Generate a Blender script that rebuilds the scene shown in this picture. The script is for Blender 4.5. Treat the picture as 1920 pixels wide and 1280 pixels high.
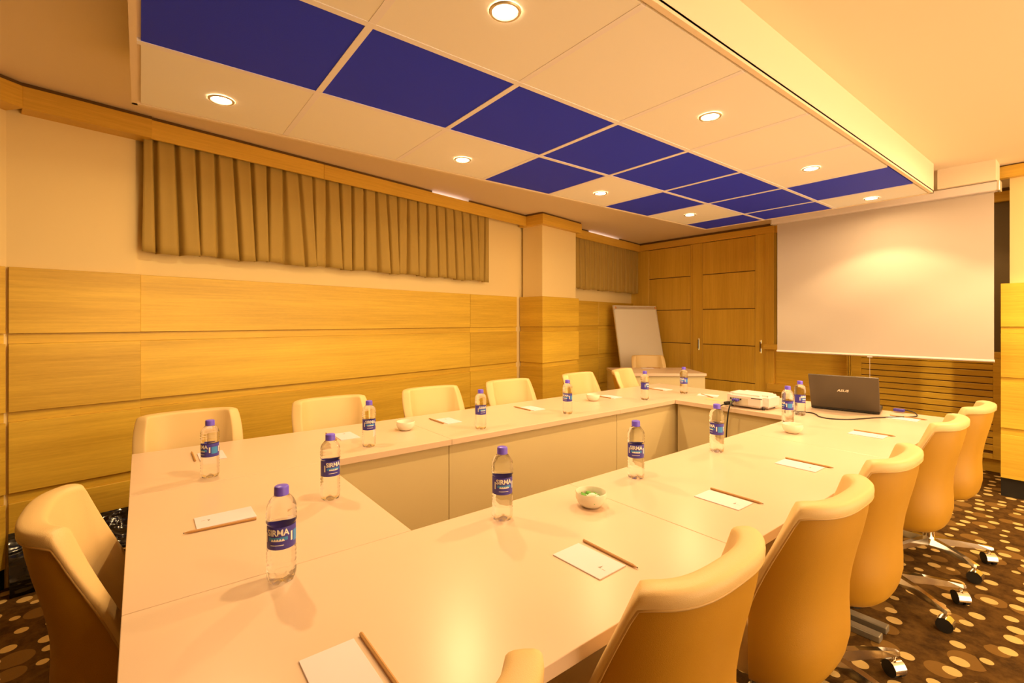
import bpy, bmesh, math, random
from mathutils import Vector, Matrix
random.seed(7)
for o in list(bpy.data.objects): bpy.data.objects.remove(o)
SC = bpy.context.scene
COL = SC.collection
PI = math.pi
R = math.radians

# ------------------------------------------------------------------ camera
CZ = 1.305
TH = math.atan(1140/891.0)
cam = bpy.data.cameras.new('camera')
cam.sensor_width = 36.0
cam.lens = 891.0/1920*36
cam.shift_y = -38/1920
cam.clip_start = 0.02
camo = bpy.data.objects.new('camera', cam); COL.objects.link(camo)
camo.location = (0, 0, CZ); camo.rotation_euler = (PI/2, 0, TH)
SC.camera = camo

# ------------------------------------------------------------------ world, exposure, lamp strength
w = bpy.data.worlds.new('world'); SC.world = w; w.use_nodes = True
w.node_tree.nodes['Background'].inputs[0].default_value = (1, .68, .36, 1)
w.node_tree.nodes['Background'].inputs[1].default_value = 1.8
SC.view_settings.view_transform = 'Standard'
SC.view_settings.look = 'None'
SC.view_settings.gamma = 1
SC.view_settings.use_curve_mapping = False
SC.view_settings.exposure = 1.27
LAMP_COL = (1.0, .67, .31)
LAMP_W = 25
AISLE_W = 20

# ------------------------------------------------------------------ materials
MATS = {}
def nodes(name):
    m = bpy.data.materials.new(name); m.use_nodes = True
    nt = m.node_tree; b = nt.nodes['Principled BSDF']
    MATS[name] = m
    return m, nt, b
def link(nt, a, b): nt.links.new(a, b)
def simple(name, col, rough=.5, metal=0, spec=.5, bump=0, bscale=300, var=0):
    m, nt, b = nodes(name)
    b.inputs['Base Color'].default_value = (*col, 1); b.inputs['Roughness'].default_value = rough
    b.inputs['Metallic'].default_value = metal; b.inputs['Specular IOR Level'].default_value = spec
    if bump or var:
        tc = nt.nodes.new('ShaderNodeTexCoord'); n = nt.nodes.new('ShaderNodeTexNoise')
        n.inputs['Scale'].default_value = bscale; n.inputs['Detail'].default_value = 3
        link(nt, tc.outputs['Object'], n.inputs['Vector'])
        if bump:
            bp = nt.nodes.new('ShaderNodeBump'); bp.inputs['Strength'].default_value = bump
            bp.inputs['Distance'].default_value = .002
            link(nt, n.outputs['Fac'], bp.inputs['Height']); link(nt, bp.outputs['Normal'], b.inputs['Normal'])
        if var:
            mx = nt.nodes.new('ShaderNodeMix'); mx.data_type = 'RGBA'
            mx.inputs[6].default_value = (*[c*(1-var) for c in col], 1)
            mx.inputs[7].default_value = (*[min(1, c*(1+var)) for c in col], 1)
            link(nt, n.outputs['Fac'], mx.inputs[0]); link(nt, mx.outputs[2], b.inputs['Base Color'])
    return m
def wood(name, dark, light, vertical=False, rough=.38):
    m, nt, b = nodes(name)
    tc = nt.nodes.new('ShaderNodeTexCoord'); oi = nt.nodes.new('ShaderNodeObjectInfo')
    add = nt.nodes.new('ShaderNodeVectorMath'); add.operation = 'ADD'
    sc = nt.nodes.new('ShaderNodeVectorMath'); sc.operation = 'SCALE'; sc.inputs['Scale'].default_value = 7
    link(nt, oi.outputs['Random'], sc.inputs[0]); link(nt, tc.outputs['Object'], add.inputs[0]); link(nt, sc.outputs[0], add.inputs[1])
    def noise(scale3, detail, rgh=.55):
        mp = nt.nodes.new('ShaderNodeMapping'); mp.inputs['Scale'].default_value = scale3
        n = nt.nodes.new('ShaderNodeTexNoise'); n.inputs['Scale'].default_value = 1; n.inputs['Detail'].default_value = detail
        n.inputs['Roughness'].default_value = rgh
        link(nt, add.outputs[0], mp.inputs['Vector']); link(nt, mp.outputs[0], n.inputs['Vector'])
        return n.outputs['Fac']
    a = (3, 3, 90) if not vertical else (90, 90, 2.5)
    g = (26, 26, 420) if not vertical else (420, 420, 18)
    c = (.25, .25, 9) if not vertical else (9, 9, .3)
    n1, n2, n3 = noise(a, 4), noise(g, 3), noise(c, 1)
    def mth(op, x, y):
        t = nt.nodes.new('ShaderNodeMath'); t.operation = op
        for i, v in enumerate((x, y)):
            if isinstance(v, (int, float)): t.inputs[i].default_value = v
            else: link(nt, v, t.inputs[i])
        return t.outputs[0]
    s = mth('ADD', mth('MULTIPLY', n1, .45), mth('ADD', mth('MULTIPLY', n2, .25), mth('MULTIPLY', n3, .45)))
    s = mth('ADD', s, mth('MULTIPLY', oi.outputs['Random'], .14))
    cr = nt.nodes.new('ShaderNodeValToRGB')
    cr.color_ramp.elements[0].position = .36; cr.color_ramp.elements[0].color = (*dark, 1)
    cr.color_ramp.elements[1].position = .86; cr.color_ramp.elements[1].color = (*light, 1)
    link(nt, s, cr.inputs[0]); link(nt, cr.outputs[0], b.inputs['Base Color'])
    bp = nt.nodes.new('ShaderNodeBump'); bp.inputs['Strength'].default_value = .12; bp.inputs['Distance'].default_value = .002
    link(nt, n2, bp.inputs['Height']); link(nt, bp.outputs['Normal'], b.inputs['Normal'])
    b.inputs['Roughness'].default_value = rough
    return m
wall_m = simple('wall_paint', (.92, .74, .36), .75, bump=.06, bscale=220)
ceil_m = simple('ceiling_paint', (.91, .78, .60), .8)
tile_m = simple('tile_white', (.94, .94, .92), .7, bump=.05, bscale=400)
bar_m = simple('grid_white', (.92, .90, .98), .55)
blue_m = simple('tile_blue', (.022, .045, .98), .6, spec=.2, bump=.15, bscale=250, var=.12)
wood_m = wood('oak_horizontal', (.56, .325, .028), (.92, .63, .075))
woodv_m = wood('oak_vertical', (.60, .34, .030), (.86, .57, .075), True)
trim_m = wood('oak_trim', (.60, .345, .035), (.88, .56, .08))
table_m = simple('table_laminate', (.77, .58, .43), .28, spec=.45, var=.02, bscale=5)
tedge_m = simple('table_edge', (.78, .66, .40), .4)
panel_m = simple('modesty_laminate', (.68, .56, .31), .45, var=.03, bscale=3)
leather_m = simple('tan_leather', (.80, .58, .27), .42, bump=.25, bscale=700)
shell_m = simple('tan_shell', (.50, .255, .016), .42, bump=.2, bscale=700)
piping_m = simple('piping_leather', (.60, .38, .13), .45)
chrome_m = simple('chrome', (.86, .83, .78), .12, metal=1)
black_m = simple('black_plastic', (.018, .016, .014), .38)
rubber_m = simple('black_rubber', (.02, .018, .016), .6)
curtain_m = simple('curtain_fabric', (.47, .315, .068), .7, bump=.3, bscale=900, var=.08)
screen_m = simple('screen_fabric', (.54, .46, .40), .85)
white_m = simple('white_plastic', (.78, .70, .68), .4)
card_m = simple('card_paper', (.80, .72, .80), .7)
ink_m = simple('grey_ink', (.35, .30, .28), .7)
pencil_m = simple('pencil_wood', (.52, .28, .09), .5)
graph_m = simple('graphite', (.05, .045, .04), .5)
bowl_m = simple('bowl_ceramic', (.84, .78, .64), .25)
candyg_m = simple('green_wrapper', (.12, .42, .03), .3)
candyw_m = simple('white_wrapper', (.88, .84, .76), .3)
cap_m = simple('cap_violet', (.17, .11, .95), .35)
lab_m = simple('label_violet', (.06, .045, .42), .4)
labc_m = simple('label_cyan', (.05, .28, .75), .4)
labw_m = simple('label_white', (.9, .88, .88), .5)
lap_m = simple('laptop_lid', (.105, .085, .062), .33, metal=.35)
silver_m = simple('silver_print', (.85, .8, .72), .3, metal=.4)
vga_m = simple('blue_plug', (.07, .05, .45), .4)
dark_m = simple('dark_wallpaper', (.15, .105, .05), .8, bump=.2, bscale=150)
void_m = simple('slot_shadow', (.16, .085, .02), .9)  # dark brown painted as the shade inside slots, door grooves and gaps
board_m = simple('whiteboard', (.86, .80, .68), .3)
alu_m = simple('aluminium', (.78, .73, .64), .35, metal=.7)
foot_m = simple('grey_metal', (.34, .31, .25), .35, metal=.6)
ring_m = simple('downlight_ring', (.75, .68, .52), .25, metal=.6)

def emis(name, col, s):
    m, nt, b = nodes(name)
    b.inputs['Emission Color'].default_value = (*col, 1); b.inputs['Emission Strength'].default_value = s
    b.inputs['Base Color'].default_value = (*col, 1)
    return m
lens_m = emis('lamp_lens', (1, .80, .52), 22)
day_m = emis('daylight_pane', (.95, .88, 1.0), 1.0)

# black crumpled plastic
m, nt, b = nodes('black_film')
b.inputs['Base Color'].default_value = (.008, .007, .006, 1); b.inputs['Roughness'].default_value = .12
tc = nt.nodes.new('ShaderNodeTexCoord'); mp = nt.nodes.new('ShaderNodeMapping'); mp.inputs['Scale'].default_value = (1.5, 8, 8)
n = nt.nodes.new('ShaderNodeTexNoise'); n.inputs['Scale'].default_value = 1.6; n.inputs['Detail'].default_value = 2; n.inputs['Distortion'].default_value = .6
bp = nt.nodes.new('ShaderNodeBump'); bp.inputs['Strength'].default_value = .7; bp.inputs['Distance'].default_value = .03
link(nt, tc.outputs['Object'], mp.inputs[0]); link(nt, mp.outputs[0], n.inputs['Vector']); link(nt, n.outputs['Fac'], bp.inputs['Height']); link(nt, bp.outputs[0], b.inputs['Normal'])
film_m = m

# clear bottle: thin plastic full of water
m, nt, b = nodes('clear_bottle')
nt.nodes.remove(b)
out = nt.nodes['Material Output']
tr = nt.nodes.new('ShaderNodeBsdfTransparent'); tr.inputs[0].default_value = (.97, .96, .94, 1)
gl = nt.nodes.new('ShaderNodeBsdfGlass'); gl.inputs['IOR'].default_value = 1.3; gl.inputs['Roughness'].default_value = .02
mx = nt.nodes.new('ShaderNodeMixShader'); mx.inputs[0].default_value = .75
link(nt, tr.outputs[0], mx.inputs[1]); link(nt, gl.outputs[0], mx.inputs[2]); link(nt, mx.outputs[0], out.inputs[0])
bottle_m = m

# carpet with printed dots
m, nt, b = nodes('dotted_carpet')
tc = nt.nodes.new('ShaderNodeTexCoord')
def mnode(op, x, y=None):
    t = nt.nodes.new('ShaderNodeMath'); t.operation = op
    for i, v in enumerate((x, y)):
        if v is None: continue
        if isinstance(v, (int, float)): t.inputs[i].default_value = v
        else: link(nt, v, t.inputs[i])
    return t.outputs[0]
def dots(scale, rmin, rvar, keep, offs):
    mp = nt.nodes.new('ShaderNodeMapping'); mp.inputs['Location'].default_value = offs
    link(nt, tc.outputs['Object'], mp.inputs[0])
    v = nt.nodes.new('ShaderNodeTexVoronoi'); v.voronoi_dimensions = '2D'; v.inputs['Scale'].default_value = scale; v.inputs['Randomness'].default_value = .62
    link(nt, mp.outputs[0], v.inputs['Vector'])
    sp = nt.nodes.new('ShaderNodeSeparateColor'); link(nt, v.outputs['Color'], sp.inputs[0])
    r = mnode('ADD', mnode('MULTIPLY', sp.outputs[0], rvar), rmin)
    return mnode('MULTIPLY', mnode('LESS_THAN', v.outputs['Distance'], r), mnode('LESS_THAN', sp.outputs[1], keep))
big = dots(6.2, .24, .12, .62, (.3, .1, 0))
sml = dots(9.0, .15, .12, .86, (0, 0, 0))
nz = nt.nodes.new('ShaderNodeTexNoise'); nz.inputs['Scale'].default_value = 14; nz.inputs['Detail'].default_value = 6; nz.inputs['Roughness'].default_value = .7
link(nt, tc.outputs['Object'], nz.inputs['Vector'])
cr = nt.nodes.new('ShaderNodeValToRGB')
cr.color_ramp.elements[0].position = .35; cr.color_ramp.elements[0].color = (.055, .027, .007, 1)
cr.color_ramp.elements[1].position = .7; cr.color_ramp.elements[1].color = (.17, .088, .02, 1)
link(nt, nz.outputs['Fac'], cr.inputs[0])
m1 = nt.nodes.new('ShaderNodeMix'); m1.data_type = 'RGBA'; m1.inputs[7].default_value = (.27, .15, .038, 1)
link(nt, mnode('MULTIPLY', big, .8), m1.inputs[0]); link(nt, cr.outputs[0], m1.inputs[6])
m2 = nt.nodes.new('ShaderNodeMix'); m2.data_type = 'RGBA'; m2.inputs[7].default_value = (.72, .52, .21, 1)
link(nt, sml, m2.inputs[0]); link(nt, m1.outputs[2], m2.inputs[6]); link(nt, m2.outputs[2], b.inputs['Base Color'])
b.inputs['Roughness'].default_value = .95; b.inputs['Specular IOR Level'].default_value = .1
n2 = nt.nodes.new('ShaderNodeTexNoise'); n2.inputs['Scale'].default_value = 420
link(nt, tc.outputs['Object'], n2.inputs['Vector'])
bp = nt.nodes.new('ShaderNodeBump'); bp.inputs['Strength'].default_value = .5; bp.inputs['Distance'].default_value = .004
link(nt, n2.outputs['Fac'], bp.inputs['Height']); link(nt, bp.outputs[0], b.inputs['Normal'])
carpet_m = m

# ------------------------------------------------------------------ helpers
def bx(bm, x0, x1, y0, y1, z0, z1, bev=0, seg=2, mat=0):
    ret = bmesh.ops.create_cube(bm, size=1)
    vs = ret['verts']
    for v in vs:
        v.co = Vector((x0+(v.co.x+.5)*(x1-x0), y0+(v.co.y+.5)*(y1-y0), z0+(v.co.z+.5)*(z1-z0)))
    if bev:
        es = list({e for v in vs for e in v.link_edges})
        bmesh.ops.bevel(bm, geom=es, offset=bev, segments=seg, affect='EDGES', profile=.5)
    return bm
def box(x0, x1, y0, y1, z0, z1, bev=0, seg=2):
    return bx(bmesh.new(), x0, x1, y0, y1, z0, z1, bev, seg)
def lathe(prof, n=32, bm=None, close=True):
    bm = bm or bmesh.new(); rings = []
    for r, z in prof:
        if r < 1e-5: rings.append([bm.verts.new((0, 0, z))])
        else: rings.append([bm.verts.new((r*math.cos(2*PI*i/n), r*math.sin(2*PI*i/n), z)) for i in range(n)])
    for a, b_ in zip(rings, rings[1:]):
        for i in range(n):
            j = (i+1) % n
            q = [a[i % len(a)], a[j % len(a)], b_[j % len(b_)], b_[i % len(b_)]]
            q2 = []
            for v in q:
                if v not in q2: q2.append(v)
            if len(q2) > 2: bm.faces.new(q2)
    return bm
def tube(pts, r, n=8, bm=None):
    bm = bm or bmesh.new(); pts = [Vector(p) for p in pts]; rings = []
    up = Vector((0, 0, 1)); prev = None
    for i, p in enumerate(pts):
        t = (pts[min(i+1, len(pts)-1)]-pts[max(i-1, 0)]).normalized()
        a = t.cross(up if abs(t.z) < .95 else Vector((1, 0, 0))).normalized() if prev is None else (prev - t*prev.dot(t)).normalized()
        prev = a; c = t.cross(a)
        rr = r[i] if isinstance(r, (list, tuple)) else r
        rings.append([bm.verts.new(p + a*rr*math.cos(2*PI*k/n) + c*rr*math.sin(2*PI*k/n)) for k in range(n)])
    for a, b_ in zip(rings, rings[1:]):
        for k in range(n): bm.faces.new((a[k], a[(k+1) % n], b_[(k+1) % n], b_[k]))
    bm.faces.new(rings[0][::-1]); bm.faces.new(rings[-1])
    return bm
def smooth_path(pts, sub=6):
    pts = [Vector(p) for p in pts]; out = []
    P_ = [pts[0]] + pts + [pts[-1]]
    for i in range(1, len(P_)-2):
        p0, p1, p2, p3 = P_[i-1:i+3]
        for k in range(sub):
            t = k/sub
            out.append(.5*((2*p1) + (p2-p0)*t + (2*p0-5*p1+4*p2-p3)*t*t + (3*p1-p0-3*p2+p3)*t**3))
    out.append(pts[-1]); return out
def grid(rows, closed=False, bm=None):
    bm = bm or bmesh.new()
    vs = [[bm.verts.new(p) for p in r] for r in rows]
    for a, b_ in zip(vs, vs[1:]):
        n = len(a)
        for i in range(n if closed else n-1):
            j = (i+1) % n
            bm.faces.new((a[i], a[j], b_[j], b_[i]))
    return bm
def mesh(name, bm, mat, smooth=False, angle=40):
    me = bpy.data.meshes.new(name)
    bmesh.ops.recalc_face_normals(bm, faces=bm.faces[:])
    bm.to_mesh(me); bm.free()
    me.materials.append(mat)
    if smooth:
        me.polygons.foreach_set('use_smooth', [True]*len(me.polygons))
        me.set_sharp_from_angle(angle=R(angle))
    return me
def part(name, data, mat=None, parent=None, smooth=False, angle=40, label=None):
    me = data if isinstance(data, bpy.types.Mesh) else mesh(name, data, mat, smooth, angle)
    o = bpy.data.objects.new(name, me); COL.objects.link(o)
    if parent: o.parent = parent
    if label: o['label'] = label
    return o
def tag(o, label, cat, group=None):
    o['label'] = label; o['category'] = cat
    if group: o['group'] = group
    return o
def thing(name, label, cat, loc=(0, 0, 0), rz=0, group=None):
    o = bpy.data.objects.new(name, None); COL.objects.link(o)
    o.empty_display_size = .05; o.location = loc; o.rotation_euler = (0, 0, rz)
    return tag(o, label, cat, group)
def struct(name, bm, mat, label=None, loc=(0, 0, 0), rz=0):
    o = part(name, bm, mat); o['kind'] = 'structure'; o.location = loc; o.rotation_euler = (0, 0, rz)
    if label: o['label'] = label
    return o
def copy_tree(o, parent=None):
    c = o.copy(); COL.objects.link(c); c.parent = parent
    for ch in o.children: copy_tree(ch, c)
    return c
def place(proto, used, label, loc, rz, group=None):
    o = copy_tree(proto) if used[0] else proto
    used[0] = True
    o.location = loc; o.rotation_euler = (0, 0, rz); o['label'] = label
    if group: o['group'] = group
    return o

# ================================================================== SETTING
XR, YN = 2.2, -1.6           # open side on the right, near wall; outside the frame
CEIL = 2.46; RAFT = 2.245; FARY = 5.93
WA = (-3.454, -.002); WANG = R(100.563)
struct('floor', box(-5.2, XR, YN, FARY+.1, -.1, 0), carpet_m, 'brown carpet printed with cream dots')
struct('ceiling', box(-5.2, XR+.1, YN-.1, FARY+.1, CEIL, CEIL+.1), ceil_m, 'plain cream painted ceiling')

# ---- left wall: local x runs along the wall into the depth, local -y points into the room
ROWS = [(.10, .46), (.46, .857), (.857, 1.242), (1.242, 1.571)]
def cladding(parent, x0, x1, off, cuts=(), mat=wood_m, rows=ROWS, depth=.03):
    xs = [x0, *cuts, x1]
    for i, (z0, z1) in enumerate(rows):
        top = i == len(rows)-1
        zt = z1 if top else z1-.048
        for a, b_ in zip(xs, xs[1:]):
            part('wood_panel', box(a+.0015, b_-.0015, -off-depth, -off, z0+.002, zt, .002, 1), mat, parent)
            if not top:
                part('recessed_strip', box(a+.0015, b_-.0015, -off-depth+.014, -off, zt+.001, z1, 0), mat, parent)
    part('plinth', box(x0, x1, -off-.006, -off, 0, rows[0][0]), black_m, parent)
def wall_local(name, x0, x1, off, z1=CEIL, label=None, loc=WA, rz=WANG, thick=.12):
    return struct(name, box(x0, x1, -off, thick-off, 0, z1), wall_m, label, (*loc, 0), rz)
wl = wall_local('wall_left', -.03, 6.3, -.03, label='cream wall above horizontal oak panels')
cladding(wl, .0, 3.30, -.03, (2.60,))
cladding(wl, 4.05, 6.02, -.03, (5.0,), depth=.03)
# shallow pilaster left of the curtain
wp = struct('wall_pilaster', box(-.53, -.02, -.0, .12, 0, CEIL), wall_m, 'shallow cream pilaster beside the curtain', (*WA, 0), WANG)
cladding(wp, -.52, -.0, .0, depth=.022)
# bevelled corner wall turning towards the camera side
cx, cy = WA[0] + .525*.18332, WA[1] - .525*.98305
ang2 = math.atan2(.766, -.642)
wc = struct('wall_corner', box(-2.6, 0, 0, .12, 0, CEIL), wall_m, 'cream angled wall segment with oak panels', (cx, cy, 0), ang2)
cladding(wc, -2.6, -.012, 0, depth=.02)
# projecting pillar
pl = struct('wall_pillar', box(3.40, 4.04, -.27, .0, 0, CEIL), wall_m, 'cream pillar clad with oak panels below', (*WA, 0), WANG)
for i, (z0, z1) in enumerate(ROWS):
    top = i == 3; zt = z1 if top else z1-.048
    part('wood_panel', box(3.37, 4.06, -.30, .02, z0+.002, zt, .002, 1), wood_m, pl)
    if not top: part('recessed_strip', box(3.384, 4.046, -.286, .02, zt+.001, z1), wood_m, pl)
part('plinth', box(3.40, 4.03, -.272, 0, 0, .1), black_m, pl)

# ---- oak trim under the ceiling
def trim(n, x0, x1, y0, y1, z0=2.335, z1=2.44, loc=WA, rz=WANG, cuts=(), slot=None):
    xs = [x0, *cuts, x1]
    r = struct('trim_%d' % n, box(xs[0], xs[1]-.001, y0, y1, z0, z1, .002, 1), trim_m, 'oak trim board below the ceiling', (*loc, 0), rz)
    for a, b_ in zip(xs[1:], xs[2:]):
        part('trim_board', box(a+.001, b_-.001, y0, y1, z0, z1, .002, 1), trim_m, r)
    for a, b_ in ([(x0, slot[0]), (slot[1], x1)] if slot else [(x0, x1)]):      # dark board painted as the shade in the gap under the ceiling
        part('gap_shade_board', box(a, b_, y0+.010, y1, z1, CEIL-.002), void_m, r)
    return r
trim(1, .03, 3.36, -.100, -.080, cuts=(1.05,), slot=(2.05, 2.50))
trim(2, -.475, .035, -.110, -.0)
trim(3, 3.335, 4.08, -.33, -.0)
trim(4, 4.0, 6.1, -.135, -.115, slot=(4.55, 5.35))
trim(5, -2.6, .0, -.120, -.0, loc=(cx, cy), rz=ang2)
# window glass behind the curtains: a sliver of daylight shows above the trim
for n, (a, b_) in enumerate(((2.05, 2.50), (4.55, 5.35))):
    wn = struct('window_%d' % (n+1), box(a, b_, .018, .031, 2.00, 2.455), day_m, 'high window pane behind the curtain', (*WA, 0), WANG)
    part('window_frame', box(a-.03, b_+.03, .020, .031, 1.96, 2.0), white_m, wn)

# ---- far wall
wf = struct('wall_far', box(-4.9, -.2, FARY, FARY+.12, 0, CEIL), dark_m, 'dark olive wall behind screen and doors')
trim(6, -4.62, -2.50, FARY-.07, FARY, 2.345, 2.43, (0, 0), 0)
trim(7, -2.499, -.50, FARY-.05, FARY, 2.345, 2.43, (0, 0), 0)
def xbox(*a, bev=.002): return box(*a, bev, 1)
GZ = [.09, .548, 1.003, 1.461, 1.918, 2.343]
def door(n, x0, xa, xb, x1, yf, label, handles):
    d = struct('door_%d' % n, xbox(x0, x1, yf+.012, FARY-.002, .06, 2.343), void_m, label)
    part('stile', xbox(x0, xa-.003, yf, yf+.014, .06, 2.343), woodv_m, d)
    if x1-xb > .01: part('stile', xbox(xb+.003, x1, yf, yf+.014, .06, 2.343), woodv_m, d)
    for z0, z1 in zip(GZ, GZ[1:]):
        part('door_panel', xbox(xa, xb, yf, yf+.014, z0+.005, z1-.005), woodv_m, d)
    for hx in handles:
        h = part('pull_handle', xbox(hx-.011, hx+.011, yf-.003, yf+.002, .92, 1.08), chrome_m, d)
        part('pull_recess_shade', box(hx-.007, hx+.007, yf-.0055, yf-.003, .94, 1.06), void_m, h)  # dark plate painted as the shaded hollow of the pull
door(1, -4.64, -4.265, -3.60, -3.545, 5.89, 'oak sliding door leaf nearest the corner', ())
door(2, -3.545, -3.405, -2.725, -2.60, 5.865, 'oak sliding door leaf beside the screen', (-3.465, -2.66))
struct('trim_8', xbox(-2.598, -2.50, 5.85, FARY, 0, 2.345), woodv_m, 'oak door jamb beside the screen')
# panelling under the screen, left of the radiator cover
struct('trim_9', xbox(-2.499, -1.75, 5.90, FARY, .10, 1.00), wood_m, 'oak panel below the screen')
struct('trim_10', xbox(-2.60, -1.75, 5.80, 5.85, .975, 1.035), trim_m, 'oak rail behind lower screen edge')
struct('trim_11', xbox(-2.56, -1.75, 5.80, 5.90, .485, .575), trim_m, 'lower oak rail beside radiator cover')
# radiator cover
rc = thing('radiator_cover', 'oak radiator cover with horizontal slats under the projection screen', 'radiator cover', (0, 0, 0))
part('frame', xbox(-1.745, -.585, 5.79, FARY-.003, .12, 1.035), wood_m, rc)
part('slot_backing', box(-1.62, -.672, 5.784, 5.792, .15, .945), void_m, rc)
part('base', box(-1.74, -.59, 5.83, FARY-.003, 0, .12), wood_m, rc)
part('stile', xbox(-1.70, -1.62, 5.765, 5.79, .12, .985), wood_m, rc)
part('stile', xbox(-.672, -.605, 5.765, 5.79, .12, .985), wood_m, rc)
part('top_rail', xbox(-1.62, -.672, 5.765, 5.79, .938, .985), wood_m, rc)
part('bottom_rail', xbox(-1.62, -.672, 5.765, 5.79, .12, .165), wood_m, rc)
for k in range(3):
    part('side_batten', xbox(-1.745+k*.017, -1.735+k*.017, 5.765, 5.79, .12, .985, bev=.001), wood_m, rc)
part('cap_board', xbox(-1.745, -.585, 5.77, FARY-.003, .987, 1.037), trim_m, rc)
sm = mesh('slat', xbox(-1.62, -.672, 5.768, 5.786, -.0245, .0245), wood_m)
for k in range(13):
    s = part('slat', sm, parent=rc); s.location.z = .909-k*.0578

# ---- right return wall with oak cladding
wr = struct('wall_right_return', box(0, 2.4, 0, .9, 0, CEIL), wall_m, 'cream return wall with oak panels at right', (-.505, 5.09, 0), 0)
cladding(wr, -.045, 2.4, 0, rows=[(.14, .512), (.512, .887), (.887, 1.262), (1.262, 1.585)], depth=.035)
trim(12, -.055, 2.3, -.06, 0, 2.365, 2.45, (-.505, 5.09), 0)
struct('wall_right_blocker', box(1.0, 1.12, YN, .9, 0, CEIL), wall_m, 'unseen cream wall added on the right to block fill light')  # unseen wall added to keep the side fill off the near chairs
struct('wall_near', box(-3.2, XR, YN-.12, YN, 0, CEIL), dark_m, 'unseen wall behind the viewer, made dark to cut bounced light')  # unseen wall, coloured dark so little light bounces onto the near chair backs
# beam over the screen
struct('trim_13', box(-.86, -.545, 4.80, 4.98, 2.315, CEIL), ceil_m, 'cream bulkhead above the projection screen')

# ---- dropped ceiling raft with tiles
X0, X3, Y0, Y8 = -2.635, -.843, -.03, 4.59
raft = struct('ceiling_raft', box(X0, X3, Y0, Y8, RAFT+.012, CEIL), ceil_m, 'dropped ceiling raft with white and blue tiles')
for (a, b_, c, d) in ((X0, X0+.02, Y0, Y8), (X3-.02, X3, Y0, Y8), (X0, X3, Y0, Y0+.02), (X0, X3, Y8-.02, Y8)):
    part('raft_edge', box(a, b_, c, d, RAFT, RAFT+.02), ceil_m, raft)
xs = [X0+.02, -2.04, -1.468, X3-.02]
ys = [Y0+.02, .577, 1.182, 1.79, 2.39, 2.99, 3.585, 4.18, Y8-.02]
BL = {(0, 3), (0, 5), (0, 7), (2, 6)} | {(1, j) for j in range(8)}
for i in range(3):
    for j in range(8):
        b_ = (i, j) in BL
        part('ceiling_tile', box(xs[i]+.011, xs[i+1]-.011, ys[j]+.011, ys[j+1]-.011, RAFT+(.003 if b_ else .002), RAFT+.012), blue_m if b_ else tile_m, raft)
for x in xs[1:3]: part('grid_bar', box(x-.0125, x+.0125, Y0+.02, Y8-.02, RAFT, RAFT+.012), bar_m, raft)
for y in ys[1:8]:
    for i in range(3): part('grid_bar', box(xs[i]+.0125, xs[i+1]-.0125, y-.0125, y+.0125, RAFT+.0005, RAFT+.012), bar_m, raft)

# ---- downlights
def downlight(x, y, z, label, power, group):
    d = thing('downlight', label, 'downlight', (x, y, z), 0, group)
    part('ring', lathe([(.036, 0), (.040, -.004), (.047, -.004), (.050, 0)], 28), ring_m, d, True)
    part('lens', lathe([(0, -.0015), (.030, -.002), (.036, -.0005)], 24), lens_m, d, True)
    l = bpy.data.lights.new('lamp', 'POINT'); l.energy = power; l.color = LAMP_COL; l.shadow_soft_size = .03
    l.use_nodes = True; ln = l.node_tree; em_ = ln.nodes['Emission']      # wide reflector: light per angle
    tc_ = ln.nodes.new('ShaderNodeTexCoord'); sx_ = ln.nodes.new('ShaderNodeSeparateXYZ'); ng = ln.nodes.new('ShaderNodeMath')
    ng.operation = 'MULTIPLY'; ng.inputs[1].default_value = -1
    rp = ln.nodes.new('ShaderNodeValToRGB'); el = rp.color_ramp.elements
    el[0].position = .03; el[0].color = (0, 0, 0, 1); el[1].position = 1; el[1].color = (.5, .5, .5, 1)
    for ps, vl in ((.15, .12), (.40, .24), (.54, .32), (.64, .95), (.76, 1), (.90, .62)):
        e_ = el.new(ps); e_.color = (vl, vl, vl, 1)
    ln.links.new(tc_.outputs['Normal'], sx_.inputs[0]); ln.links.new(sx_.outputs['Z'], ng.inputs[0])
    ln.links.new(ng.outputs[0], rp.inputs[0]); ln.links.new(rp.outputs[0], em_.inputs['Strength'])
    lo = bpy.data.objects.new('lamp', l); COL.objects.link(lo); lo.parent = d; lo.location = (0, 0, -.012)
G = 'recessed ceiling downlights'
for (x, y, lb) in (
    (-2.352, .27, 'lit downlight in the foremost white tile along the left edge of the raft'),
    (-2.358, 1.478, 'lit downlight in white tile third along the left edge, above the large curtain'),
    (-2.352, 2.665, 'lit downlight in white tile between first and second blue tiles of the left edge'),
    (-2.345, 3.83, 'lit downlight in white tile farthest along the left edge, near the oak doors'),
    (-1.150, .872, 'biggest brightest downlight at the top of the picture, nearest the viewer'),
    (-1.160, 2.062, 'lit downlight in white tile second along the right side of the raft'),
    (-1.172, 3.255, 'lit downlight in white tile just before the long blue tile on the right'),
    (-1.172, 4.41, 'lit downlight in white tile next to the projection screen')):
    downlight(x, y, RAFT-.0005, lb, LAMP_W, G)
for k, (x, y) in enumerate(((.35, 1.2), (.30, 2.7), (.02, 4.0))):
    downlight(x, y, CEIL-.0005, 'downlight in the plain ceiling over the aisle, ' + ('nearest the viewer', 'in the middle', 'by the return wall')[k], AISLE_W*(.6, .8, 3.6)[k], 'aisle downlights')
downlight(-1.15, 5.36, CEIL-.0005, 'added fill downlight, unseen behind the projection screen above the radiator cover', AISLE_W*.8, 'aisle downlights')  # unseen lamp added to brighten the radiator slats and doors

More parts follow.
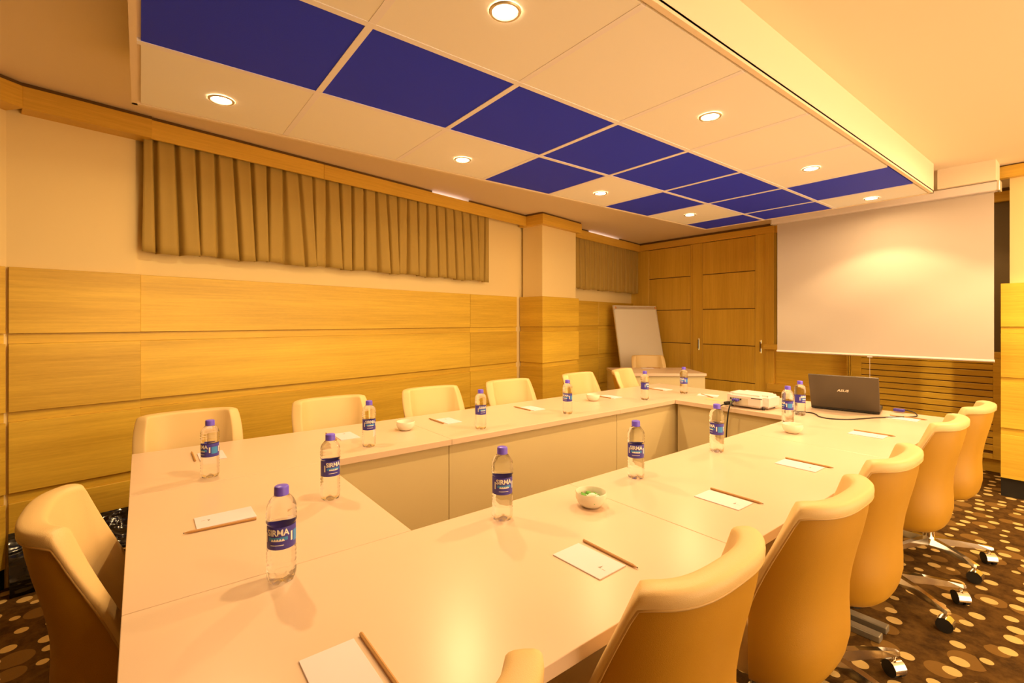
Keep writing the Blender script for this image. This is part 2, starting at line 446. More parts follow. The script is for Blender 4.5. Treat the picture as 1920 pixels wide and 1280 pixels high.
# ================================================================== CURTAINS
def curtain(name, s0, s1, pleats, zt, zb, off, label, seed):
    rnd = random.Random(seed)
    n = pleats*16; rows = []; NZ = 14
    ph = [rnd.uniform(-.25, .25) for _ in range(pleats+2)]
    am = [rnd.uniform(.75, 1.25) for _ in range(pleats+2)]
    lean = [rnd.uniform(.0, .05) for _ in range(pleats+2)]
    for k in range(NZ+1):
        t = k/NZ; z = zt+(zb-zt)*t; row = []
        for i in range(n+1):
            u = i/n*pleats; j = int(min(u, pleats-1)); fr = u-j
            a0, a1 = am[j], am[j+1]; amp = a0*(1-fr)+a1*fr
            le = (lean[j]*(1-fr)+lean[j+1]*fr)*min(1, u/2, (pleats-u)/2); p = ph[j]*(1-fr)+ph[j+1]*fr
            f2 = (u+p*t*.6) % 1.0
            wd = .09+.12*t
            v = math.exp(-((f2-.5)/wd)**2)
            A = (.034+.038*t**.5)*amp
            x = s0+(s1-s0)*i/n + (.002+.012*t)*math.sin(2*PI*f2)*amp + le*t*1.1
            y = -(off+.030+.010*t) + A*v + .012*math.cos(2*PI*f2)*(.3+.7*t)
            row.append((x, y, z + (.006*math.sin(u*1.7+seed) if k == NZ else 0)))
        rows.append(row)
    r = thing(name, label, 'curtain', (*WA, 0), WANG, 'short pleated curtains')
    c = part('pleated_cloth', grid(rows), curtain_m, r, True, 180)
    md = c.modifiers.new('thick', 'SOLIDIFY'); md.thickness = .003
    part('heading_rail', box(s0, s1, -off-.012, -off+.012, zt, zt+.03), white_m, r)
curtain('curtain', .005, 2.80, 27, 2.375, 1.70, .030, 'long olive pleated curtain under the oak trim beside the pillar', 3)
curtain('curtain', 4.09, 5.98, 16, 2.38, 1.715, .066, 'short olive pleated curtain in the corner behind the flip chart', 5)

# ================================================================== TABLES
TZ = .74
YA, YB, YC, YD = -.03, 1.175, 2.42, 3.72
def table(name, x0, x1, y0, y1, panels, label):
    t = thing(name, label, 'table', ((x0+x1)/2, (y0+y1)/2, 0), 0, 'white laminate conference tables')
    hx, hy = (x1-x0)/2, (y1-y0)/2
    part('tabletop', box(-hx+.0008, hx-.0008, -hy+.0008, hy-.0008, TZ-.028, TZ, .0015, 2), table_m, t)
    for side in panels:
        g = .028
        if side == 'E': part('modesty_panel', box(hx-g-.018, hx-g, -hy+.002, hy-.002, .02, TZ-.029), panel_m, t)
        if side == 'W': part('modesty_panel', box(-hx+g, -hx+g+.018, -hy+.002, hy-.002, .02, TZ-.029), panel_m, t)
        if side == 'N': part('modesty_panel', box(-hx+.002, hx-.002, hy-g-.018, hy-g, .02, TZ-.029), panel_m, t)
        if side == 'S': part('modesty_panel', box(-hx+.002, hx-.002, -hy+g, -hy+g+.018, .02, TZ-.029), panel_m, t)
    along_y = hy > hx
    for sg in (-1, 1):
        if along_y:
            c_ = sg*(hy-.045)
            xe = .04 if min(abs((y0+y1)/2+c_-YB), abs((y0+y1)/2+c_-YD)) < .1 and x1 > -1 else hx-.02
            part('foot_bar', box(-hx+.03, xe, c_-.022, c_+.022, 0, .028, .004, 2), foot_m, t)
            part('post', box(-.035, .035, c_-.018, c_+.018, .028, TZ-.028), foot_m, t)
        else:
            c_ = sg*(hx-.024)
            part('foot_bar', box(c_-.022, c_+.022, -hy+.06, hy-.06, 0, .028, .004, 2), foot_m, t)
            part('post', box(c_-.018, c_+.018, -.035, .035, .028, TZ-.028), foot_m, t)
TX = (-2.585, -1.97, -1.18, -.578)
for (a, b_, lb) in ((YA, YB, 'nearest the viewer'), (YB, YC, 'in the middle'), (YC, YD, 'at the far corner')):
    table('conference_table', TX[0], TX[1], a, b_, 'E', 'white laminate table in the row along the curtain wall, ' + lb)
for (a, b_, lb) in ((YA, YB, 'nearest the viewer'), (YB, YC, 'in the middle'), (YC, YD, 'carrying the laptop')):
    table('conference_table', TX[2], TX[3], a, b_, 'W', 'white laminate table in the row along the aisle, ' + lb)
table('conference_table', TX[1], TX[2], YA, .578, 'N', 'white laminate end table closing the near side of the square')
table('conference_table', TX[1], TX[2], 3.03, YD, 'S', 'white laminate end table carrying the projector')
# separate desk in the corner
dk = thing('desk', 'white laminate desk standing apart in front of the flip chart', 'desk', (-3.304, 4.65, 0), TH)
part('desktop', box(-.475, .475, -.33, .33, TZ-.03, TZ, .002, 2), table_m, dk)
part('front_panel', box(-.455, .465, -.31, -.292, .0, TZ-.03), panel_m, dk)
for sx in (-1, 1): part('side_panel', box(sx*.465-.009, sx*.465+.009, -.29, .30, 0, TZ-.03), panel_m, dk)

# ================================================================== CHAIRS
def sstep(a, b_, x):
    t = max(0, min(1, (x-a)/(b_-a))); return t*t*(3-2*t)
def chair_proto():
    N = 48; hw, dp, ex = .222, .215, 2.9
    path = []
    for i in range(N+1):
        ph = -PI/2 + PI*i/N
        sx, cx_ = math.sin(ph), math.cos(ph)
        path.append(Vector((hw*math.copysign(abs(sx)**(2/ex), sx), -dp*abs(cx_)**(2/ex), 0)))
    path = [p for p in path if p.y < -.062]
    # resample evenly
    L = [0]
    for a, b_ in zip(path, path[1:]): L.append(L[-1]+(b_-a).length)
    M = 56; pts = []
    for i in range(M+1):
        d = L[-1]*i/M
        k = max(j for j in range(len(L)-1) if L[j] <= d+1e-9)
        t = (d-L[k])/max(1e-9, L[k+1]-L[k]); pts.append(path[k].lerp(path[k+1], min(1, t)))
    nrm = []
    for i in range(M+1):
        t = (pts[min(M, i+1)]-pts[max(0, i-1)]).normalized(); nrm.append(Vector((-t.y, t.x, 0)))   # inward
    ztop = [.875 - .03*max(0, (abs(p.x)-.17)/.052)**2.2*(1 if abs(p.x) > .17 else 0) - .23*max(0, (p.y+.148)/.086)**1.15 for p in pts]
    seam = [.031 + .05*max(0, (p.y+.148)/.086) for p in pts]
    def taper(z):
        return 1.0 + .03*sstep(.68, .88, z) - .045*sstep(.80, .60, z) + .025*sstep(.60, .48, z) - .05*sstep(.47, .40, z)
    def pull(p, z):      # front edge of the wings recedes towards the seat
        return -.035*sstep(-.09, -.01, p.y)*sstep(.64, .52, z)
    def at(i, z, off):
        p = pts[i]; q = p*taper(z) + nrm[i]*off
        return Vector((q.x, q.y+pull(p, z) - .036*sstep(.52, .90, z), z))
    # outer shell
    rows = []
    for f in (1, .9, .78, .66, .54, .42, .3, .2, .1, 0):
        rows.append([at(i, .42+(ztop[i]-seam[i]-.42)*f, .002) for i in range(M+1)])
    base = rows[-1]
    for sc, z in ((.97, .402), (.90, .386), (.78, .376), (.55, .371), (.25, .370)):
        rows.append([Vector((v.x*sc, v.y*sc+.01*(1-sc), z)) for v in base])
    shell = mesh('back_shell', grid(rows), shell_m, True, 180)
    # padded inside with thick rolled rim
    rows = []
    th = .048
    prof = [(-.003, -1.0), (-.005, -.75)]
    for k in range(9):
        a = PI*k/8; prof.append((th/2-.003 - (th/2+.002)*math.copysign(abs(math.cos(a))**.7, math.cos(a)), -.016+.016*math.sin(a)**.7))
    for off, dz in prof: rows.append([at(i, ztop[i]+(dz*seam[i] if dz < -.5 else dz*seam[i]/.031), off) for i in range(M+1)])
    for f in (.85, .7, .55, .4, .25, .12, 0):
        rows.append([at(i, .44+(ztop[i]-.05-.44)*f, th + .014*math.sin(PI*f)) for i in range(M+1)])
    bm = grid(rows)
    # close the two wing ends
    bm.verts.ensure_lookup_table(); W = M+1; nr = len(rows); bv = list(bm.verts)
    for col in (0, M):
        outer = [at(col, .44+(ztop[col]-seam[col]-.44)*f, .002) for f in (0, .25, .5, .75)]
        vs = [bm.verts.new(v) for v in outer] + [bv[r*W+col] for r in range(nr)]
        bm.faces.new(vs)
    pad = mesh('back_pad', bm, leather_m, True, 60)
    pip = mesh('piping', tube([at(i, ztop[i]-seam[i], -.003) for i in range(M+1)], .0026, 6), piping_m, True, 180)
    # seat cushion
    rows = []
    def seat_ring(sc, z):
        r = []
        for i in range(40):
            a = 2*PI*i/40; c_, s_ = math.cos(a), math.sin(a)
            r.append(Vector((.195*sc*math.copysign(abs(c_)**.7, c_), .03+.215*sc*math.copysign(abs(s_)**.7, s_), z)))
        return r
    for sc, z in ((.3, .375), (.85, .38), (.96, .395), (1, .42), (.98, .45), (.9, .463), (.55, .468), (.05, .465)): rows.append(seat_ring(sc, z))
    seat = mesh('seat', grid(rows, True), leather_m, True, 180)
    post = mesh('gas_post', lathe([(0, .07), (.034, .07), (.034, .105), (.026, .11), (.026, .24), (.019, .245), (.019, .372), (0, .372)], 20), chrome_m, True)
    hub_d = mesh('under_plate', box(-.08, .08, -.09, .09, .35, .374, .006, 2), black_m)
    lev = mesh('height_lever', tube([(.06, 0, .362), (.2, .0, .36), (.245, .0, .362)], .005, 8), chrome_m, True)
    armm = bmesh.new()
    rws = []
    for d, hw_, z0, z1 in ((.02, .020, .075, .112), (.12, .017, .078, .110), (.21, .014, .078, .102), (.27, .013, .078, .094), (.282, .010, .079, .091)):
        rws.append([Vector((d, -hw_, z0)), Vector((d, hw_, z0)), Vector((d, hw_*.75, z1)), Vector((d, -hw_*.75, z1))])
    grid(rws, True, armm); armm.verts.ensure_lookup_table()
    armm.faces.new([armm.verts[i] for i in range(4)]); armm.faces.new([armm.verts[len(rws)*4-4+i] for i in range(4)])
    arm = mesh('base_leg', armm, chrome_m)
    cw = bmesh.new()
    for sy in (-1, 1):
        t = bmesh.ops.create_cone(cw, cap_ends=True, segments=18, radius1=.029, radius2=.029, depth=.017)
        bmesh.ops.rotate(cw, verts=t['verts'], cent=(0, 0, 0), matrix=Matrix.Rotation(PI/2, 3, 'X'))
        bmesh.ops.translate(cw, verts=t['verts'], vec=(0, sy*.014, .029))
    wheel = mesh('caster_wheels', cw, rubber_m, True)
    hd = []
    for k in range(7):
        a = R(-10+k*32); hd.append([Vector((.032*math.cos(a), y, .029+.032*math.sin(a))) for y in (-.024, .024)])
    hm = grid(hd); hood = mesh('caster_hood', hm, chrome_m, True)
    stem = mesh('caster_stem', lathe([(0, .05), (.006, .05), (.006, .085), (0, .085)], 10), chrome_m, True)
    r = thing('conference_chair', 'x', 'chair')
    part('back_shell', shell, parent=r); bp_ = part('back_pad', pad, parent=r); part('piping', pip, parent=bp_)
    part('seat', seat, parent=r); part('gas_post', post, parent=r); part('under_plate', hub_d, parent=r)
    part('height_lever', lev, parent=r)
    for k in range(5):
        a = part('base_leg', arm, parent=r); a.rotation_euler = (0, 0, R(18+72*k))
        for nm, me in (('caster_wheels', wheel), ('caster_hood', hood), ('caster_stem', stem)):
            c = part(nm, me, parent=a); c.location = (.265, 0, 0); c.rotation_euler = (0, 0, R(35+60*k))
    return r
cp = chair_proto(); used = [False]
BARS = [(TX[0]+.03, TX[1]-.02), (TX[2]+.03, TX[3]-.02)]
BARY = [y_ for a_, b_ in ((YA, YB), (YB, YC), (YC, YD)) for y_ in (a_+.045, b_-.045)]
taken = []
def turn_base(o):            # swivel the star base so that no caster stands on a table foot or another caster
    def spots(d):
        return [(o.location.x+.265*math.cos(o.rotation_euler.z+R(18+72*k)+d), o.location.y+.265*math.sin(o.rotation_euler.z+R(18+72*k)+d)) for k in range(5)]
    def clear(d):
        m_ = 9
        for x, y in spots(d):
            for a_, b_ in BARS:
                for by in BARY:
                    if a_ > -1.5 and min(abs(by-YB), abs(by-YD)) < .1: b_ = -.84
                    m_ = min(m_, math.hypot(max(a_-x, 0, x-b_), max(abs(y-by)-.022, 0)))
            for tx, ty in taken: m_ = min(m_, math.hypot(tx-x, ty-y)-.03)
        return m_
    d = max([R(3*q) for q in range(24)], key=lambda v: min(clear(v), .06))
    taken.extend(spots(d))
    legs = [c_ for c_ in o.children if c_.name.startswith('base_leg')]
    for k, c_ in enumerate(legs): c_.rotation_euler = (0, 0, R(18+72*k)+d)
GC = 'tan leather conference chairs'; chairs = []
ch = 'tan leather swivel chair '
for (x, y, rz, lb) in (
    (-.658, .215, 92, ch+'of which only an arm tip shows at the bottom edge'),
    (-.668, .825, 91, ch+'nearest the viewer, its whole back rim cropped by the bottom edge'),
    (-.65, 1.415, 90, ch+'on the aisle, second back fully seen from the viewer'),
    (-.658, 1.965, 90, ch+'on the aisle, in the middle of the five backs at right'),
    (-.668, 2.83, 90, ch+'on the aisle beside the laptop table, last but one'),
    (-.655, 3.45, 88, ch+'farthest on the aisle in front of the slatted cover'),
    (-2.545, .185, -90, ch+'on the wall side, nearest the viewer at left'),
    (-2.555, .845, -90, ch+'second on the wall side, behind two bottles'),
    (-2.58, 1.49, -91, ch+'third on the wall side, behind the white bowl'),
    (-2.58, 2.13, -90, ch+'fourth on the wall side, in front of the pillar'),
    (-2.58, 2.88, -84, ch+'fifth on the wall side, just past the pillar'),
    (-2.56, 3.46, -72, ch+'last on the wall side, turned, beside the separate desk'),
    (-1.535, .045, 0, ch+'at the near table end, dark back towards the left edge'),
    (-3.54, 4.95, -128, ch+'behind the separate desk, against the flip chart')):
    chairs.append(place(cp, used, lb, (x, y, 0), R(rz), GC))
for o in chairs: turn_base(o)

# ================================================================== BOTTLES
def text_mesh(s, size, name, extrude=0):
    cu = bpy.data.curves.new(name, 'FONT'); cu.body = s; cu.size = size; cu.align_x = 'CENTER'; cu.align_y = 'CENTER'
    cu.offset = size*.03
    cu.resolution_u = 3
    o = bpy.data.objects.new(name, cu); COL.objects.link(o)
    bpy.context.view_layer.update()
    dg = bpy.context.evaluated_depsgraph_get()
    me = bpy.data.meshes.new_from_object(o.evaluated_get(dg))
    bpy.data.objects.remove(o); bpy.data.curves.remove(cu)
    return me
def text_bm(s, size):
    me = text_mesh(s, size, 'lettering'); bm = bmesh.new(); bm.from_mesh(me); bpy.data.meshes.remove(me)
    return bm
def wrap(bm, r, z0):      # flat xy drawing -> onto a cylinder facing local -y
    for v in bm.verts:
        a = v.co.x/r - PI/2
        v.co = Vector((r*math.cos(a), r*math.sin(a), z0+v.co.y))
    return bm
def flat_quad(bm, pts):
    return bm.faces.new([bm.verts.new((x, y, 0)) for x, y in pts])
def strip(bm, x0, x1, y0, y1, n=8):
    for i in range(n):
        a, b_ = x0+(x1-x0)*i/n, x0+(x1-x0)*(i+1)/n
        flat_quad(bm, [(a, y0), (b_, y0), (b_, y1), (a, y1)])
def bottle_proto():
    prof = [(0, .006), (.012, .004), (.021, 0), (.027, .003), (.0295, .012), (.0300, .022)]
    z = .026
    while z < .066:
        prof += [(.0302, z), (.0282, z+.0045)]; z += .0095
    prof += [(.0297, .0735), (.0280, .0765), (.0278, .124), (.0290, .128)]
    z = .133
    while z < .158:
        prof += [(.0310, z), (.0290, z+.004)]; z += .0085
    prof += [(.0300, .160), (.0285, .167), (.0250, .175), (.0195, .182), (.0142, .187), (.0128, .190), (.0128, .197), (0, .197)]
    bm = lathe(prof, 40)
    for v in bm.verts:                      # petal foot and slightly slanted ribs
        a = math.atan2(v.co.y, v.co.x)
        if v.co.z < .02 and v.co.length > .01: v.co.z += .006*max(0, math.cos(5*a))*(1 if v.co.xy.length > .015 else 0)
        elif .026 < v.co.z < .072 or .13 < v.co.z < .16: v.co.z += .0022*math.sin(3*a+v.co.z*90)
    body = mesh('body', bm, bottle_m, True, 180)
    cm = lathe([(0, .206), (.0125, .206), (.0142, .2045), (.0146, .202), (.0146, .192), (.0150, .1905), (.0150, .187), (.0138, .186)], 48)
    for v in cm.verts:
        if v.co.z < .2035 and v.co.z > .1915:
            a = math.atan2(v.co.y, v.co.x); k = 1+.018*math.cos(24*a); v.co.x *= k; v.co.y *= k
    cap = mesh('cap', cm, cap_m, True, 50)
    r = .0285
    lab = mesh('label', lathe([(r, .077), (r+.0003, .0785), (r+.0003, .1225), (r, .124)], 40), lab_m, True)
    rr = r+.0006
    bm = bmesh.new(); strip(bm, -.021, .020, -.004, .0035); strip(bm, .034, .056, -.012, .012)
    wrap(bm, rr, .1005); cy = mesh('cyan_band', bm, labc_m)
    lts = []
    for xx in (-.001, .089):
        bm = text_bm('SIRMA', .0185)
        for v in bm.verts: v.co.x = v.co.x*.92 + xx; v.co.y += .0125
        wrap(bm, rr+.0004, .1005); lts.append(('lettering', mesh('lettering', bm, labw_m)))
        for k in range(5):        # snow-white ridge below the name
            a = -.014+k*.0056+xx; bm = bmesh.new()
            flat_quad(bm, [(a, -.005), (a+.0062, -.005), (a+.0048, -.0012), (a+.0025, .0006), (a+.001, -.0016)])
            wrap(bm, rr+.0004, .1005); lts.append(('white_peak', mesh('white_peak', bm, labw_m)))
        for x0, x1, y0, y1, n_ in ((-.015, .013, -.0142, -.0127, 8), (.0275, .0320, -.008, .012, 2), (-.0295, -.0255, -.008, .012, 2)):
            bm = bmesh.new(); strip(bm, x0+xx, x1+xx, y0, y1, n_)
            wrap(bm, rr+.0004, .1005); lts.append(('print_bar', mesh('print_bar', bm, labw_m)))
    b0 = thing('water_bottle', 'x', 'bottle')
    part('body', body, parent=b0); part('cap', cap, parent=b0)
    l = part('label_sleeve', lab, parent=b0); part('cyan_band', cy, parent=l); [part(nm, me, parent=l) for nm, me in lts]
    return b0
bpz = bottle_proto(); used = [False]
GB = 'small water bottles on the tables'
bt = 'clear water bottle with violet cap '
for (x, y, rot, lb) in (
    (-1.130, .243, -14, bt+'nearest the viewer on the end table'),
    (-1.552, .477, 22, bt+'at the near corner of the hollow'),
    (-2.040, .199, -58, bt+'leftmost, before the first wall-side chair'),
    (-2.094, .815, 14, bt+'before the second wall-side chair, left of a bowl'),
    (-2.075, 1.412, 30, bt+'before the third and fourth wall-side chairs'),
    (-2.084, 2.060, -30, bt+'before the fifth wall-side chair, left of a far bowl'),
    (-2.109, 2.863, 60, bt+'before the turned wall-side chair'),
    (-2.108, 3.358, -35, bt+'in front of the separate desk, at the far corner'),
    (-1.089, .816, 12, bt+'just left of the bowl of sweets'),
    (-1.078, 1.411, 4, bt+'just right of the bowl of sweets'),
    (-1.078, 1.971, -58, bt+'below the projector cables'),
    (-1.135, 2.828, -65, bt+'directly behind a white bowl, left of the laptop'),
    (-1.186, 3.127, 55, bt+'overlapping the laptop lid')):
    a = math.atan2(y, x)            # label turned relative to the line towards the viewer
    place(bpz, used, lb, (x, y, TZ), a - PI/2 + R(rot), GB)
    # local -y must face the viewer at the origin
# ================================================================== BOWLS
def bowl_proto():
    r = thing('bowl', 'x', 'bowl')
    part('bowl_body', lathe([(0, .003), (.022, .0), (.027, .002), (.040, .013), (.046, .026), (.047, .044), (.0455, .046), (.0435, .044), (.043, .028), (.036, .016), (.02, .008), (0, .007)], 40), bowl_m, r, True, 60)
    return r
bo = bowl_proto(); used = [False]
GO = 'small white bowls of sweets'
for i, (x, y, lb) in enumerate(((-.996, 1.085, 'white ceramic bowl of green and white sweets nearest the viewer'), (-2.287, 1.085, 'white ceramic bowl before the wall-side chairs, between two bottles'),
                   (-2.307, 2.535, 'farthest small white bowl on the wall-side table'), (-1.021, 2.60, 'white ceramic bowl in front of the laptop bottles'))):
    place(bo, used, lb, (x, y, TZ), i*.7, GO)
def candy_proto(mat, lb):
    r = thing('wrapped_sweet', lb, 'sweet')
    rows = []
    for x, rad in ((-.017, .006), (-.013, .0025), (-.010, .006), (-.004, .0085), (.004, .0085), (.010, .006), (.013, .0025), (.017, .006)):
        rows.append([Vector((x, rad*math.cos(k*PI/4)*(.4 if abs(x) > .015 else 1), rad*math.sin(k*PI/4)*(1 if abs(x) < .015 else 1.1))) for k in range(8)])
    b_ = grid(rows, True); b_.verts.ensure_lookup_table()
    b_.faces.new([b_.verts[i] for i in range(8)]); b_.faces.new([b_.verts[56+i] for i in range(8)])
    part('wrapper', b_, mat, r, True, 60); return r
rnd = random.Random(11)
spots = [(-.022, -.008), (.020, .012), (-.004, .022), (.024, -.014), (0, -.02), (-.024, .016), (.002, .002)]
for mat, lb, sel in ((candyg_m, 'green wrapped sweet in the bowl nearest the viewer', (0, 2, 3, 5)), (candyw_m, 'white wrapped sweet in the bowl nearest the viewer', (1, 4, 6))):
    p_ = candy_proto(mat, lb); us = [False]
    for k in sel:
        o = place(p_, us, lb, (-.996+spots[k][0], 1.085+spots[k][1], TZ+.027+.005*(k == 6)), rnd.uniform(0, 6), 'sweets in the near bowl')
# ================================================================== CARDS AND PENCILS
cb = box(-.0725, .0725, -.046, .046, 0, .003, .0006, 1)
card_me = mesh('card', cb, card_m)
em = bmesh.new()
flat_quad(em, [(.036, -.010), (.044, -.010), (.0405, .004)]); flat_quad(em, [(.047, -.010), (.058, -.010), (.058, -.0088), (.047, -.0088)])
em_me = mesh('emblem', em, ink_m)
pb = lathe([(0, 0), (.0012, .002), (.0036, .016), (.0037, .018), (.0037, .172), (0, .172)], 6)
pen_me = mesh('barrel', pb, pencil_m)
tip_me = mesh('lead', lathe([(0, -.0004), (.0016, .0022), (.0016, .003), (0, .0035)], 6), graph_m)
def card(x, y, rz, lb):
    t = thing('note_card', lb, 'card', (x, y, TZ), rz, 'white note cards')
    part('paper', card_me, parent=t); e = part('printed_emblem', em_me, parent=t); e.location.z = .0032
def pencil(x, y, rz, lb, z=TZ):      # tip points along local -x
    t = thing('pencil', lb, 'pencil', (x, y, z+.0037), rz, 'wooden pencils beside the cards')
    a = part('barrel', pen_me, parent=t); a.rotation_euler = (0, PI/2, 0)
    b_ = part('lead', tip_me, parent=t); b_.rotation_euler = (0, PI/2, 0)
aisle = ((.252, 'at the bottom edge of the picture'), (.832, 'left of the nearest fully seen aisle chair'), (1.450, 'before the second fully seen aisle chair'), (2.030, 'before the middle aisle chair'), (2.845, 'before the last but one aisle chair'), (3.47, 'beside the laptop cable'))
for k, (y, lb) in enumerate(aisle):
    x = -.772 if k else -.765
    card(x, y, R(2 if k == 1 else 0), 'white note card ' + lb)
    pencil(-.675 if k else -.668, y+.060, PI + R(-1 if k == 1 else 0), 'wooden pencil along the card ' + lb)
wallc = ((.235, 'behind the leftmost bottle'), (.795, 'before the second wall-side chair'), (1.375, 'right of the wall-side bowl'), (2.0, 'before the fourth wall-side chair'), (2.77, 'right of the farthest bowl'), (3.41, 'right of the far wall-side bottle'))
for y, lb in wallc:
    card(-2.345, y, PI, 'white note card ' + lb)
    pencil(-2.463, y-.062, 0, 'wooden pencil along the card ' + lb)
card(-1.582, .192, R(-90), 'white note card on the end table beside the dark-backed chair')
pencil(-1.527, .088, R(86), 'wooden pencil along the card on the end table')
card(-1.93, 3.40, R(200), 'white note card on the projector table, left of the projector')
pencil(-1.84, 3.32, R(150), 'wooden pencil on the projector table, left of the projector')
card(-3.50, 4.80, TH, 'white note card on the separate desk')
pencil(-3.56, 4.86, R(20), 'wooden pencil on the separate desk')
# tan folded slip on projector table
tag(part('paper_slip', box(-.06, .06, -.03, .03, 0, .002, .0005, 1), simple('tan_paper', (.66, .50, .26), .7)), 'tan paper slip lying left of the projector', 'paper').location = (-1.80, 3.25, TZ)

# ================================================================== PROJECTOR
pj = thing('projector', 'white projector with its connector side facing the hollow square', 'projector', (-1.495, 3.185, TZ), 0)
bm = bmesh.new(); bx(bm, -.135, .135, -.105, .115, .012, .092, .0)
vert_e = [e for e in bm.edges if abs((e.verts[0].co-e.verts[1].co).z) > .05]
bmesh.ops.bevel(bm, geom=vert_e, offset=.035, segments=6, affect='EDGES')
top_e = [e for e in bm.edges if all(v.co.z > .09 for v in e.verts)]
bmesh.ops.bevel(bm, geom=top_e, offset=.014, segments=3, affect='EDGES')
bot_e = [e for e in bm.edges if all(v.co.z < .0125 for v in e.verts)]
bmesh.ops.bevel(bm, geom=bot_e, offset=.012, segments=2, affect='EDGES')
part('casing', bm, white_m, pj, True, 50)
part('connector_plate', box(-.10, .02, -.1062, -.104, .022, .066), simple('port_grey', (.66, .58, .45), .5), pj)
for k in range(5): part('port', box(-.096+k*.016, -.086+k*.016, -.108, -.105, .052, .061), black_m, pj)
for k, mt in enumerate((candyg_m, vga_m, pencil_m)): 
    o = part('audio_jack', lathe([(0, 0), (.004, 0), (.004, .004), (.002, .005), (0, .005)], 12), mt, pj, True); o.rotation_euler = (PI/2, 0, 0); o.location = (-.09+k*.016, -.105, .036)
part('vent_grille', box(.04, .11, -.1062, -.104, .07, .074), black_m, pj)
part('top_line', box(-.07, .09, .03, .034, .0919, .0925), alu_m, pj)
part('lens', lathe([(0, 0), (.026, 0), (.026, .012), (.02, .014), (0, .012)], 24), black_m, pj, True).matrix_local = Matrix.Translation((-.06, .113, .055)) @ Matrix.Rotation(-PI/2, 4, 'X')
for sx in (-.1, .1):
    for sy in (-.07, .08): 
        o = part('foot', lathe([(0, 0), (.008, 0), (.009, .014), (0, .014)], 12), black_m, pj); o.location = (sx, sy, 0)
plug = tag(part('blue_plug', box(-.018, .018, -.036, -.002, -.008, .008, .003, 2), vga_m), 'blue video plug in the projector side', 'plug')
plug.location = (-1.545, 3.078, TZ+.052)
c = part('video_cable', tube(smooth_path([(-1.545, 3.045, .79), (-1.548, 3.012, .775), (-1.555, 2.992, .735), (-1.565, 2.985, .62), (-1.575, 2.98, .40), (-1.60, 2.95, .05), (-1.62, 2.9, .006), (-1.4, 2.6, .006)]), .0042, 8), black_m, None, True)
tag(c, 'black video cable dropping from the blue projector plug', 'cable')
c = thing('power_cable', 'black power cable dropping from the left of the projector', 'cable')
part('cord', tube(smooth_path([(-1.60, 3.04, .762), (-1.615, 3.015, .752), (-1.628, 2.995, .725), (-1.632, 2.985, .60), (-1.632, 2.98, .40), (-1.64, 2.95, .05), (-1.66, 2.9, .006), (-1.5, 2.5, .006)]), .004, 8), black_m, c, True)
part('cord_plug', box(-1.612, -1.588, 3.03, 3.078, .752, .776, .005, 2), black_m, c)

# ================================================================== LAPTOP
lang = math.atan2(3.527-3.426, .347)
lp = thing('laptop', 'dark open laptop seen from behind with silver brand lettering', 'laptop', (-1.065, 3.478, TZ), R(11))
part('base', box(-.178, .178, .0, .245, .004, .024, .004, 2), black_m, lp)
part('keyboard_deck', box(-.170, .170, .012, .238, .0241, .0252), lap_m, lp)
lid = part('lid', box(-.178, .178, -.006, .004, 0, .240, .003, 2), lap_m, lp)
lid.location = (0, .004, .018); lid.rotation_euler = (R(27), 0, 0)
part('screen_panel', box(-.163, .163, .0042, .0052, .02, .222), black_m, lid)
t = text_bm('ASUS', .030)
bmesh.ops.transform(t, matrix=Matrix.Translation((0.0, -.0068, .135)) @ Matrix.Rotation(PI/2, 4, 'X') @ Matrix.Diagonal((.85, .8, 1, 1)), verts=t.verts)
# slanted strokes
for v in t.verts: v.co.x += (v.co.z-.135)*.25
part('brand_lettering', t, silver_m, lid)
part('hinge', tube([(-.15, .004, .018), (.15, .004, .018)], .006, 10), black_m, lp, True)
for sx in (-.15, .15):
    for sy in (.03, .22): o = part('foot', box(sx-.01, sx+.01, sy-.01, sy+.01, 0, .005), rubber_m, lp)
vc = thing('laptop_cable', 'black cable with blue plug winding across the table before the laptop', 'cable')
pz = TZ+.004
part('cord', tube(smooth_path([(-.815, 3.715, TZ+.018), (-.765, 3.68, TZ+.014), (-.74, 3.60, pz), (-.80, 3.50, pz), (-.88, 3.36, pz), (-.95, 3.20, pz), (-1.03, 3.13, pz), (-1.09, 3.15, pz), (-1.13, 3.21, pz), (-1.17, 3.24, pz), (-1.23, 3.215, pz), (-1.30, 3.19, pz)], 8), .0035, 8), black_m, vc, True)
part('blue_plug', box(-.868, -.815, 3.68, 3.712, TZ+.008, TZ+.024, .003, 2), vga_m, vc)

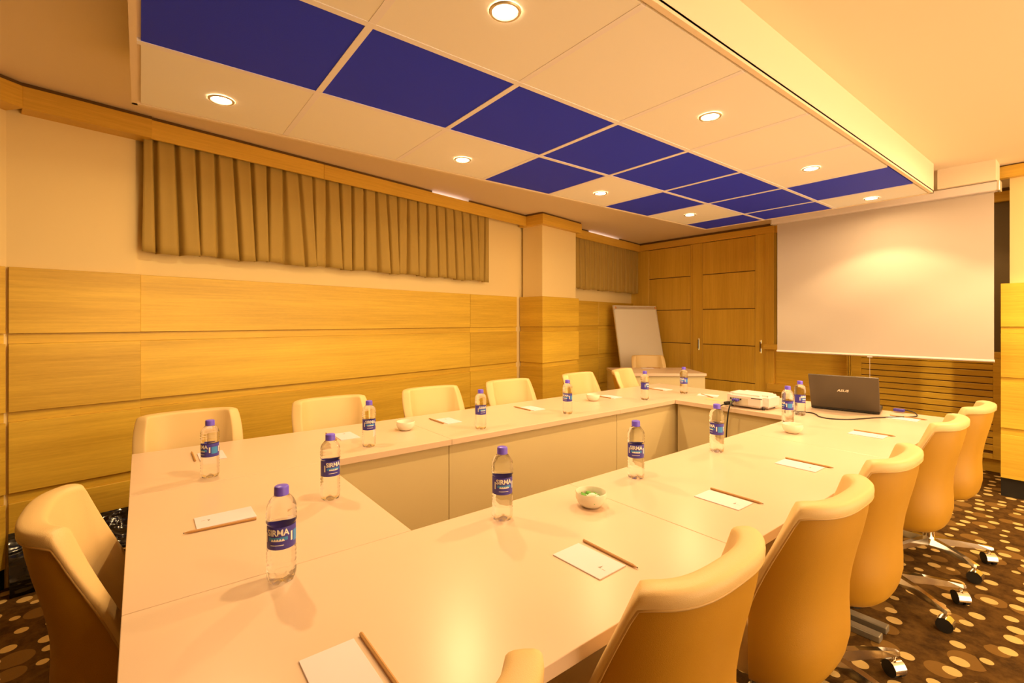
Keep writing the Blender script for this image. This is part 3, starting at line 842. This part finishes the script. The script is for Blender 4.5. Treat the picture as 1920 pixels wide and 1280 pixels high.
# ================================================================== SCREEN
sn = thing('projection_screen', 'wide white pull-down projection screen with case below the ceiling', 'projection screen', (0, 4.88, 0))
part('case', box(-2.085, -.54, -.045, .04, 2.245, 2.312, .008, 2), white_m, sn)
for x in (-2.09, -.535): part('end_cap', box(x-.008, x+.008, -.048, .043, 2.242, 2.315, .004, 2), alu_m, sn)
part('fabric', box(-2.052, -.563, -.002, .002, 1.020, 2.25), screen_m, sn)
part('bottom_bar', tube([(-2.056, 0, 1.016), (-.560, 0, 1.016)], .010, 12), white_m, sn, True)
part('pull_cord', tube([(-1.309, 0, 1.006), (-1.308, 0, .72)], .0012, 6), white_m, sn)
part('cord_tab', box(-1.327, -1.291, -.006, .006, .998, 1.008, .002, 1), white_m, sn)

# ================================================================== FLIP CHART
fc = thing('flip_chart', 'leaning whiteboard flip chart behind the separate desk in the corner', 'flip chart', (-3.86, 5.36, 0), math.atan2(.961, .275))
bd = part('board', box(-.36, .36, -.012, .0, .60, 1.56, .004, 2), board_m, fc)
bd.rotation_euler = (R(-13), 0, 0); 
part('clamp_bar', box(-.35, .35, -.026, -.012, 1.505, 1.545, .004, 2), alu_m, bd)
for sx in (-.335, .335): 
    part('hook', box(sx-.012, sx+.012, -.034, -.026, 1.51, 1.54, .003, 2), simple('hook_orange', (.75, .35, .12), .5), bd)
    part('frame_edge', box(sx*1.06-.008, sx*1.06+.008, -.016, .004, .60, 1.56, .002, 1), alu_m, bd)
part('pen_tray', box(-.36, .36, -.06, -.0, .585, .60), alu_m, bd)
part('leg', tube([(-.30, .14, .60), (-.33, -.02, .0)], .012, 10), alu_m, fc, True)
part('leg', tube([(.30, .14, .60), (.33, -.02, .0)], .012, 10), alu_m, fc, True)
part('leg', tube([(0, .30, 1.2), (0, .36, .0)], .012, 10), alu_m, fc, True)

# ================================================================== PLASTIC-WRAPPED BUNDLE by the left wall
rows = []
NS = 60
rb = random.Random(4)
for k, (off, z) in enumerate(((.022, .0), (.15, .0), (.162, .02), (.160, .085), (.145, .105), (.10, .15), (.06, .215), (.035, .262), (.024, .268))):
    row = []
    for i in range(NS+1):
        x = -.52 + 1.5*i/NS
        wv = .008*math.sin(x*37+k*1.3)*(1 if 2 < k < 8 else 0) + rb.uniform(-.004, .004)*(1 if 2 < k < 8 else 0)
        row.append((x, -off-wv, z + (wv if k > 3 else 0)))
    rows.append(row)
tb = grid(rows); tb.verts.ensure_lookup_table()
for c_ in (0, NS): tb.faces.new([tb.verts[r_*(NS+1)+c_] for r_ in range(len(rows))])
pb_ = part('plastic_bundle', tb, film_m, None, True, 70)
tag(pb_, 'long low bundle wrapped in glossy black plastic along the left wall', 'bundle')
pb_.location = (*WA, 0); pb_.rotation_euler = (0, 0, WANG)
